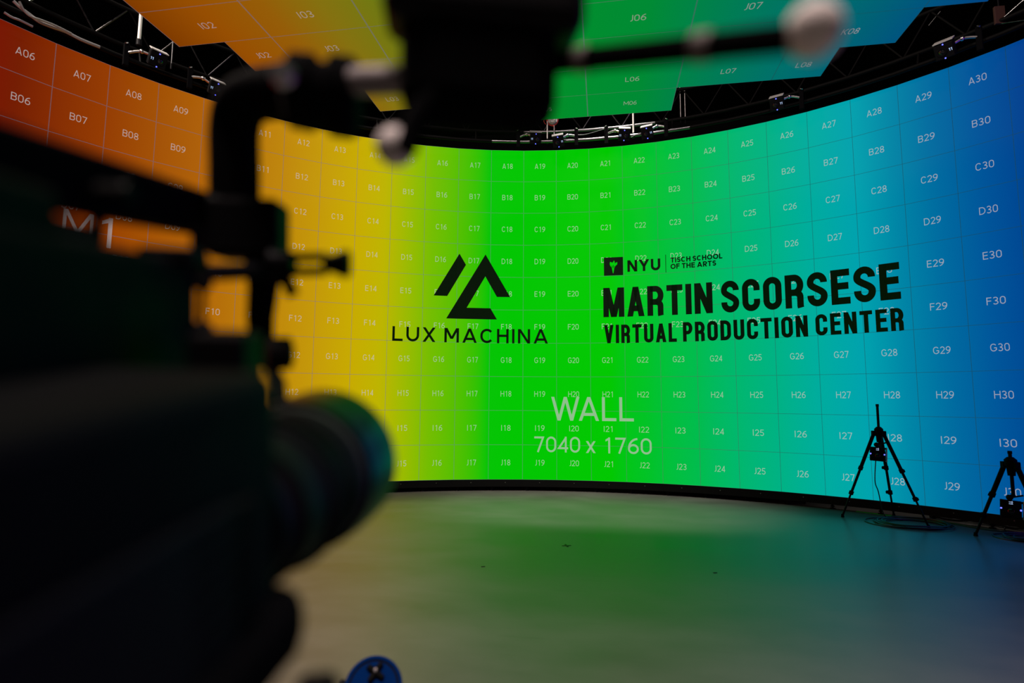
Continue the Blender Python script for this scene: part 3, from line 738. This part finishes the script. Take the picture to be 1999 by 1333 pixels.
def hung_camera(c, zc_, label, S, zapex):
    tgt = V((CAM.x+.3, CAM.y, 1.2)); p = V((c.x, c.y, zc_)); tw = (tgt-p); tw.z = 0; tw.normalize()
    rt = tw.cross(V((0, 0, 1)))
    p = p + tw*.09 + rt*.03
    root = thing('tracking_camera', label, 'tracking camera', group='tracking cameras on tripods', mw=face_matrix(p, tgt, math.radians(93)))
    cam_parts(root, S)
    inv = root.matrix_world.inverted(); col = V((c.x, c.y, zapex-.27))
    b = new(); tube(b, [inv @ (p - tw*.045), inv @ (p - tw*.05 + V((0, 0, .09))), inv @ (col + tw*.02)], .014, 10); obj('mount_arm', b, M_BLACKM, root, True)
    b = new(); sph(b, inv @ (p - tw*.05 + V((0, 0, .10))), .028, 14); obj('ball_joint', b, M_BLACKM, root, True)
    b = new(); q = p + V((0, 0, .10)) - tw*.04; tube(b, [inv @ q, inv @ (q - rt*.10 + V((0, 0, .03)))], .008, 8); obj('lock_lever', b, M_BLACKM, root)
    b = new(); q = p + V((0, 0, .06)) - tw*.04; tube(b, [inv @ q, inv @ (q + rt*(-.09))], .010, 8); obj('lock_knob', b, M_BLACKM, root)
    return root
hung_camera(c1, zc, 'black tracking camera with two blue lights under the tripod in the coil', .155, za)
f2 = on_floor(1905, 1046)
c2 = at_depth(1981, 1000, 5.30); c2.z = 0
r2 = (f2-c2); r2.z = 0; L2 = r2.length
fwd = V((CF.x, CF.y, 0)).normalized(); rgt = V((CR.x, CR.y, 0)).normalized()
F2 = [f2, c2 + (rgt*.16 - fwd*.98)*L2, c2 + (rgt*.98 - fwd*.05)*L2]
za2, zt2 = z_on_plumb(1980, 908, c2), z_on_plumb(1978, 882, c2)
prop_tripod('tripod', 'black tripod cut off by the right edge of the picture', c2, F2, za2, zt2, 1.0)
hung_camera(c2, z_on_plumb(1974, 991, c2), 'black tracking camera low under the tripod at the right edge', .165, za2)

# coiled cables and the cable runs
def coil(center, R, turns, label, tails, r=.0065, ov=.75):
    pts = []; ph = random.random()*6
    for k in range(turns*24+1):
        a = ph+2*PI*k/24; tt = k/24
        rr = R*(1-.10*math.sin(tt*1.7)-.05*(tt % 3)); cx_ = .05*math.sin(tt*1.3); cy_ = .04*math.cos(tt*2.1)
        pts.append(V((cx_+rr*math.cos(a), cy_+rr*ov*math.sin(a), r+.011*(int(tt) % 3)+.004*math.sin(a*3))))
    o = thing('cable_coil', label, 'cable', center)
    b = new(); tube(b, pts, r, 6); obj('coiled_cable', b, M_CABLE, o, True)
    for q in tails:
        b = new(); tube(b, smooth_path([V(p)-V(center) for p in q], 8), r*.9, 6); obj('cable_end', b, M_CABLE, o, True)
    return o
cc = V((3.47, -1.47, 0)); e_ = V((0, 0, .008))
coil(cc, .37, 6, 'black cable coiled in wide loops around the tripod feet', [
    [V((c1.x-.05, c1.y-.02, zc)), V((c1.x-.07, c1.y, zc-.3)), V((c1.x-.02, c1.y+.05, .3)), V((c1.x+.02, c1.y+.05, .06)), cc+V((-.1, .24, .01))],
    [cc+V((.30, .1, .008)), on_floor(1850, 1021)+e_, on_floor(1900, 1031)+e_, on_floor(1960, 1039)+e_, on_floor(2040, 1043)+e_]])
cc2 = on_floor(2010, 1053); cc2.z = 0
coil(cc2, .22, 5, 'black cable coil on the floor at the right edge under the second tripod', [[cc2+V((-.1, .1, .01)), cc2+V((.1, .5, .01)), cc2+V((.4, .7, .01))]])
# green strip and floor marks
def strip(name, label, cat, pts, wd, mt, part):
    o = thing(name, label, cat, (pts[0].x, pts[0].y, 0)); b = new()
    for a, c_ in zip(pts, pts[1:]):
        d = (c_-a); d.z = 0; n = V((-d.y, d.x, 0)).normalized()*wd/2; mid = (a+c_)/2-pts[0]; mid.z = .0012
        bx(b, mid, (d.length, wd, .0022), Matrix.Rotation(math.atan2(d.y, d.x), 3, 'Z'))
    obj(part, b, mt, o); return o
strip('green_tape_line', 'bright green tape line on the floor behind the left tripod leg', 'tape', [on_floor(1672, 998), on_floor(1748, 1007.5)], .045, M_GREENTAPE, 'strip')
xm = on_floor(1106, 1065)
o = thing('floor_mark', 'small black tape cross on the floor in front of the wall', 'mark', (xm.x, xm.y, 0))
for an in (.35, .35+PI/2):
    b = new(); bx(b, (0, 0, .0012 if an < 1 else .0022), (.085, .016, .002), Matrix.Rotation(an, 3, 'Z')); obj('tape_strip', b, M_BLACKTAPE, o)
for (x, y, s, lb) in ((943, 1106, .03, 'small dark scrap on the floor left of the tape cross'), (1396, 1118, .03, 'small dark scrap on the floor right of the tape cross')):
    q = on_floor(x, y); o = thing('floor_scrap', lb, 'scrap', (q.x, q.y, 0)); b = new(); bx(b, (0, 0, .0015), (s, s*.4, .003), Matrix.Rotation(.4, 3, 'Z')); obj('tape_bit', b, M_BLACKTAPE, o)
# cables lying behind the base beam
for k, (ua, ub, lb) in enumerate(((14.5, 20, 'dark cables bunched under the wall below the green panels'), (23, 26.5, 'dark cables bunched under the wall left of the tripod'), (29, 33, 'dark cables bunched under the wall at the right edge'))):
    o = thing('cable_run', lb, 'cable', inner(ua, -.16, 0)); oo = o.location.copy()
    for j in range(3):
        b = new(); pts = [inner(ua+(ub-ua)*i/14, -.17-.04*j+.02*math.sin(i*1.3+j), .014+.016*(math.sin(i*1.9+j*2+k)+1))-oo for i in range(15)]
        tube(b, smooth_path(pts, 4), .012, 6); obj('cable', b, M_CABLE, o, True)

# ================================================================ FOREGROUND CAMERA RIG
RF = ray(860, 610).normalized(); RR = RF.cross(V((0, 0, 1))).normalized(); RU = RR.cross(RF)
RB = Matrix((RR, RU, RF)).transposed()
def rig(px, py, c):
    d = ray(px, py); t = c/d.dot(RF); return V((d.dot(RR)*t, d.dot(RU)*t, c))
def rpx(n, c): return n*c/FPX                     # size of n picture widths-units at distance c
def rig_root(name, label, cat, at):
    M = RB.to_4x4(); M.translation = CAM + RB @ V(at)
    return thing(name, label, cat, mw=M), V(at)
cc_, og = rig_root('cinema_camera', 'large black cinema camera rig out of focus in the left foreground', 'camera', (-.15, -.12, .30))
L_ = lambda p: V(p)-og
th = math.radians(12); AX = V((math.sin(th), 0, math.cos(th))); AR = V((math.cos(th), 0, -math.sin(th))); UPV = V((0, 1, 0))
CB = Matrix((AR, UPV, AX)).transposed()
LF = V((-.113, -.1405, .52))                       # centre of the lens front ring
def cp(r_, u_, s_): return L_(LF + AR*r_ + UPV*u_ + AX*s_)
# body
b = new(); bx(b, cp(-.03, .02, -.29), (.16, .165, .27), CB); body = obj('camera_body', b, M_BLACK, cc_, bevel=.012)
b = new(); bx(b, cp(.052, .0, -.30), (.006, .08, .18), CB); obj('side_panel', b, M_BLACKM, body, bevel=.002)
b = new()
for k in range(7): bx(b, cp(.053, .035-.012*k, -.22), (.006, .004, .05), CB)
obj('vent_grille', b, M_RUBBER, body)
b = new(); bx(b, cp(-.03, -.058, -.26), (.190, .050, .24), CB); obj('base_plate', b, M_MATTE, cc_, bevel=.018)
b = new(); bx(b, cp(-.03, .05, -.47), (.15, .18, .07), CB); obj('battery', b, M_BLACK, cc_, bevel=.01)
# lens
LN = LF + AR*.0075
b = new(); lathe(b, [(-.155, .046), (-.135, .046), (-.134, .052), (-.10, .052), (-.099, .056), (-.062, .056), (-.061, .058), (-.045, .058), (-.044, .060), (-.02, .0605), (.0, .0605)], L_(LN), AX, 64); lens = obj('lens_barrel', b, M_BLACKM, cc_, True)
b = new(); lathe(b, [(-.043, .0635), (-.02, .0665), (.0, .0672), (.012, .0672), (.014, .062), (.006, .058), (-.043, .0606)], L_(LN), AX, 64); obj('front_ring', b, M_GLOSS, lens, True)
b = new()
for k in range(60):
    a = 2*PI*k/60; q = L_(LN)+AX*(-.08)+AR*(.0575*math.cos(a))+UPV*(.0575*math.sin(a)); bx(b, q, (.003, .003, .022), CB @ Matrix.Rotation(a, 3, 'Z'))
obj('gear_ring', b, M_RUBBER, lens)
b = new(); lathe(b, [(0, .0585), (.004, .05), (.008, .03), (.009, .004)], L_(LN)+AX*.002, AX, 48); obj('front_glass', b, M_GLASS, lens, True)
b = new(); lathe(b, [(0, .059), (.003, .0592), (.006, .059)], L_(LN)-AX*.052, AX, 64); obj('scale_ring', b, mat('pale_scale_paint', (.02, .03, .022), .6), lens, True)
# focus motor on top of the lens
q = rig(443, 708, .43); b = new(); bx(b, L_(q), (rpx(98, .43), rpx(118, .43), .05)); mot = obj('focus_motor', b, M_BLACK, cc_, bevel=.006)
# upper side module
def box_corner(px, py, c_front, c_back, wdt, hgt):
    """box whose front, right, top corner shows at a pixel; it runs back towards the viewer"""
    q_ = rig(px, py, c_front); bmx = new()
    bx(bmx, L_((q_.x-wdt/2, q_.y-hgt/2, (c_front+c_back)/2)), (wdt, hgt, c_front-c_back)); return bmx
obj('side_module', box_corner(388, 510, .50, .22, .18, .135), M_BLACK, cc_, bevel=.008)
obj('viewfinder', box_corner(203, 440, .40, .24, .14, .10), M_BLACK, cc_, bevel=.008)
obj('receiver_box', box_corner(122, 372, .335, .22, .09, .06), M_BLACK, cc_, bevel=.006)
b = new(); bx(b, L_(rig(340, 502, .47)), (.040, .014, .03)); obj('module_plug', b, M_BLACKM, cc_, bevel=.003)
b = new(); sph(b, L_(rig(396, 552, .50)), rpx(17, .5), 14); sph(b, L_(rig(394, 646, .50)), rpx(20, .5), 14); cyl(b, L_(rig(396, 552, .50)), L_(rig(394, 646, .505)), rpx(6, .5), seg=10); obj('module_bumper', b, M_RUBBER, cc_, True)
b = new(); tube(b, [L_(rig(388, 440, .50)), L_(rig(389, 500, .50)), L_(rig(396, 555, .50))], rpx(14, .5), 12); obj('rail_bracket', b, M_MATTE, cc_, True)
b = new(); tube(b, [L_(rig(385, 532, .51)), L_(rig(440, 531, .53)), L_(rig(505, 528, .56))], rpx(16, .53), 12); obj('support_bar', b, M_BLACKM, cc_, True)
# top rail running forward, its post
b = new()
qa, qb = rig(-60, 292, .30), rig(412, 416, .58)
for f_ in (0,):
    d_ = (qb-qa); mid_ = (qa+qb)/2 - V((.015, 0, 0)); bx(b, L_(mid_), (.03, .041, d_.length+.1), basis(d_, (1, 0, 0)))
rail = obj('top_rail', b, M_MATTE, cc_, bevel=.005)
q = rig(218, 378, .40); b = new(); cyl(b, L_(q+V((-.012, 0, 0))), L_(q+V((.012, 0, 0))), .007, seg=20); obj('rail_screw', b, M_RUBBER, rail)
b = new(); tube(b, [L_(rig(191, 395, .42)), L_(rig(191, 470, .41))], rpx(11, .42), 14); obj('rail_post', b, M_BLACKM, cc_)
# upright post at the front end of the rail
b = new(); PC = .58
tube(b, smooth_path([L_(rig(458, 440, PC)), L_(rig(458, 330, PC)), L_(rig(458, 250, PC)), L_(rig(472, 205, PC-.01)), L_(rig(515, 184, PC-.03)), L_(rig(585, 180, PC-.06))], 6), rpx(43, PC), 20); post = obj('front_post', b, M_MATTE, cc_, True)
b = new(); bx(b, L_(rig(488, 450, PC)), (rpx(122, PC), rpx(108, PC), .05)); obj('post_clamp', b, M_BLACK, cc_, bevel=.007)
b = new(); tube(b, [L_(rig(512, 490, PC)), L_(rig(514, 560, PC)), L_(rig(508, 620, PC)), L_(rig(512, 700, PC))], [rpx(34, PC), rpx(27, PC), rpx(24, PC), rpx(20, PC)], 16); obj('lower_post', b, M_MATTE, cc_, True)
b = new(); lathe(b, [(-.012, .010), (-.010, .016), (.010, .016), (.013, .009)], L_(rig(545, 690, .56)), V((1, .0, .35)), 20); obj('post_knob', b, M_RUBBER, cc_, True)
b = new(); tube(b, [L_(rig(512, 690, PC)), L_(rig(545, 745, .54)), L_(rig(548, 790, .50))], .006, 10); obj('stay', b, M_MATTE, cc_, True)
# clamp arm reaching right
A_ = .55
b = new(); tube(b, [L_(rig(530, 515, A_)), L_(rig(575, 516, A_))], [rpx(30, A_), rpx(24, A_)], 14)
arm = obj('clamp_arm', b, M_BLACKM, cc_, True)
for yy in (503, 531):
    b = new(); tube(b, [L_(rig(570, yy, A_)), L_(rig(638, yy-2, A_))], rpx(8.5, A_), 10); obj('arm_bar', b, M_BLACKM, arm, True)
b = new(); lathe(b, [(0, rpx(16, A_)), (rpx(14, A_), rpx(17, A_)), (rpx(40, A_), rpx(27, A_)), (rpx(47, A_), rpx(24, A_))], L_(rig(632, 514, A_)), V((1, 0, 0)), 24); obj('arm_knob', b, M_RUBBER, arm, True)
b = new(); tube(b, [L_(rig(540, 540, A_)), L_(rig(562, 552, A_)), L_(rig(572, 577, A_))], rpx(12, A_), 10); obj('arm_lever', b, M_RUBBER, arm, True)
# clamp knob at the head of the post
K_ = .50
b = new(); lathe(b, [(0, rpx(50, K_)), (rpx(10, K_), rpx(66, K_)), (rpx(46, K_), rpx(68, K_)), (rpx(58, K_), rpx(56, K_)), (rpx(70, K_), rpx(56, K_)), (rpx(82, K_), rpx(72, K_)), (rpx(118, K_), rpx(72, K_)), (rpx(130, K_), rpx(58, K_))], L_(rig(560, 176, K_)), V((1, -.06, 0)), 40); kn = obj('clamp_knob', b, M_MATTE, cc_, True)
b = new(); lathe(b, [(0, rpx(22, K_)), (.006, rpx(20, K_))], L_(rig(556, 150, K_-.035)), V((-.25, .25, -1)), 20); obj('knob_bolt', b, M_CHROME, kn, True)

# marker frame carried by the knob
mf, og2 = rig_root('marker_frame', 'black tracking hub with pale marker balls on rods, blurred at the top', 'tracking marker', (.03, .18, .44))
Q_ = lambda p: V(p)-og2
H_ = .42
h0, h1 = rig(779, 222, H_), rig(1100, -80, H_); h0.x = rig(776, 130, H_).x; h1.x = rig(1100, 130, H_).x
b = new(); bx(b, Q_(((h0.x+h1.x)/2, (h0.y+h1.y)/2, H_+.025)), (h1.x-h0.x, h1.y-h0.y, .05)); hub = obj('hub', b, M_MATTE, mf, bevel=.024)
f0, f1 = rig(742, 22, H_), rig(1150, -60, H_)
b = new(); bx(b, Q_(((f0.x+f1.x)/2, (f0.y+f1.y)/2, H_+.025)), (f1.x-f0.x, f1.y-f0.y, .06)); obj('hub_flange', b, M_BLACKM, mf, bevel=.012)
b = new(); cyl(b, Q_(rig(684, 160, .48)), Q_(rig(800, 156, .45)), .0112, seg=24); obj('mounting_rod', b, M_ROD, mf, True)
ra, rb_ = rig(1080, 122, .445), rig(1548, 74, .305)
b = new(); cyl(b, Q_(ra), Q_(rb_), .0084, seg=20); rod = obj('marker_rod', b, M_MATTE, mf, True)
for fr_ in (.17, .70):
    q = ra.lerp(rb_, fr_); d = (rb_-ra).normalized(); b = new(); cyl(b, Q_(q-d*.006), Q_(q+d*.006), .0094, seg=20); obj('ferrule', b, M_FERR, rod, True)
b = new(); sph(b, Q_(rig(1588, 59, .30)), rpx(56, .30), 36); obj('marker_ball', b, M_BALL, mf, True)
b = new(); tube(b, [Q_(rig(850, 180, .43)), Q_(rig(810, 240, .425)), Q_(rig(790, 298, .422))], [.0095, .009, .0078], 16); obj('marker_rod', b, M_MATTE, mf, True)
b = new(); sph(b, Q_(rig(772, 286, .435)), rpx(37, .435), 36); obj('marker_ball', b, M_BALL, mf, True)

# fluid head and legs under the camera (mostly below the picture)
fh, og3 = rig_root('camera_tripod', 'black fluid head and tripod carrying the foreground cinema camera', 'tripod', (-.17, -.28, .30))
T_ = lambda p: V(p)-og3
b = new(); bx(b, T_((-.19, -.26, .27)), (.17, .10, .19)); obj('fluid_head', b, M_BLACK, fh, bevel=.018)
b = new(); cyl(b, T_((-.20, -.27, .31)), T_((-.095, -.27, .31)), .045, seg=32); obj('tilt_drum', b, M_BLACKM, fh, True)
b = new(); lathe(b, [(0, .010), (.012, .012), (.02, .011)], T_(rig(600, 1350, .35)), V((1, 0, 0)), 20); 
b.free()
b = new(); lathe(b, [(0, .010), (.004, .013), (.020, .013), (.024, .009)], T_(rig(580, 1362, .35)), V((1, .05, 0)), 24); obj('lock_knob', b, M_RUBBER, fh, True)
world2rig = RB.transposed()
foot_c = CAM + RB @ V((-.20, -.31, .27))
def w2t(p): return T_(world2rig @ (V(p)-CAM))
b = new(); cyl(b, w2t(foot_c), w2t(foot_c+V((0, 0, -.10))), .06, .045, 28); obj('bowl', b, M_BLACKM, fh, True)
bk = CAM + RB @ V((-.20, -.31, .27)); dirf = V((RF.x, RF.y, 0)).normalized()
for an in (150, 270, 30):
    a = math.radians(an); dv = V((math.cos(a), math.sin(a), 0)); top = bk + V((0, 0, -.08)) + dv*.05; low = V((bk.x, bk.y, 0)) + dv*.52 + V((0, 0, .012))
    b = new(); tube(b, [w2t(top), w2t(top.lerp(low, .5))], .022, 12); lg = obj('leg', b, M_BLACKM, fh, True)
    b = new(); tube(b, [w2t(top.lerp(low, .48)), w2t(low)], .016, 12); obj('lower_section', b, M_BLACKM, lg, True)
    b = new(); sph(b, w2t(low+V((0, 0, .012))), .024, 14); obj('rubber_foot', b, M_RUBBER, lg, True)

# blue knobbed housing at the lower edge
BD = 1.5
pb = at_depth(729, 1342, BD)
bl = thing('pedestal', 'round blue housing with a black four-lobed knob at the bottom edge', 'equipment', (pb.x, pb.y, 0))
to_cam = V((CAM.x-pb.x, CAM.y-pb.y, 0)).normalized(); rt = V((-to_cam.y, to_cam.x, 0)); zz = pb.z
fn = (to_cam*.80 + V((0, 0, .60))).normalized(); fu = fn.cross(rt).normalized()
if fu.z < 0: fu = -fu
FB = Matrix((rt, fu, fn)).transposed(); C0 = V((0, 0, zz))
def B_(x, y, z): return C0 + FB @ V((x, y, z))
b = new(); lathe(b, [(-.13, .045), (-.10, .066), (-.005, .0765), (.004, .0765), (.008, .073), (.008, .067), (.003, .066)], C0, fn, 56); hs = obj('blue_housing', b, M_BLUE, bl, True)
b = new(); lathe(b, [(.003, .0665), (.0045, .0668), (.0048, .062), (.003, .0615)], C0, fn, 56); obj('black_groove', b, M_RUBBER, hs, True)
b = new(); lathe(b, [(.004, .0618), (.0058, .0612), (.006, .05), (.0062, .004)], C0, fn, 56); obj('blue_cover', b, M_BLUE, hs, True)
kc = B_(0.004, .034, .006)
b = new()
for k in range(4):
    a = PI/4+k*PI/2+.12; d = FB @ V((math.cos(a), math.sin(a), 0)); tube(b, [kc+fn*.004, kc+fn*.006+d*.026], [.0095, .0066], 10)
kb = obj('lobed_knob', b, M_RUBBER, bl, True)
b = new(); cyl(b, kc+fn*.002+fu*.004, kc+fn*.013+fu*.004, .0048, seg=16); obj('knob_bolt', b, M_ROD, kb, True)
b = new(); bx(b, B_(0, -.003, .010), (.118, .012, .012), FB); obj('blue_ledge', b, M_BLUE, bl, bevel=.003)
b = new(); bx(b, B_(.016, -.026, .006), (.070, .032, .010), FB); obj('dark_recess', b, M_BLACK, bl, bevel=.003)
b = new(); cyl(b, B_(-.080, .018, -.02), B_(-.080, .018, .006), .0085, seg=14); obj('side_latch', b, M_BLACKM, bl, bevel=.002)
b = new(); cyl(b, C0 - fn*.06, V((0, 0, zz-.16)), .034, seg=24); obj('neck', b, M_BLACKM, bl, True)
b = new(); cyl(b, V((-fn.x*.0, -fn.y*.0, zz-.15)), (0, 0, .03), .035, seg=24); obj('column', b, M_BLACKM, bl, True)
b = new(); cyl(b, (0, 0, 0), (0, 0, .035), .16, .14, 32); obj('foot_plate', b, M_BLACKM, bl, True)
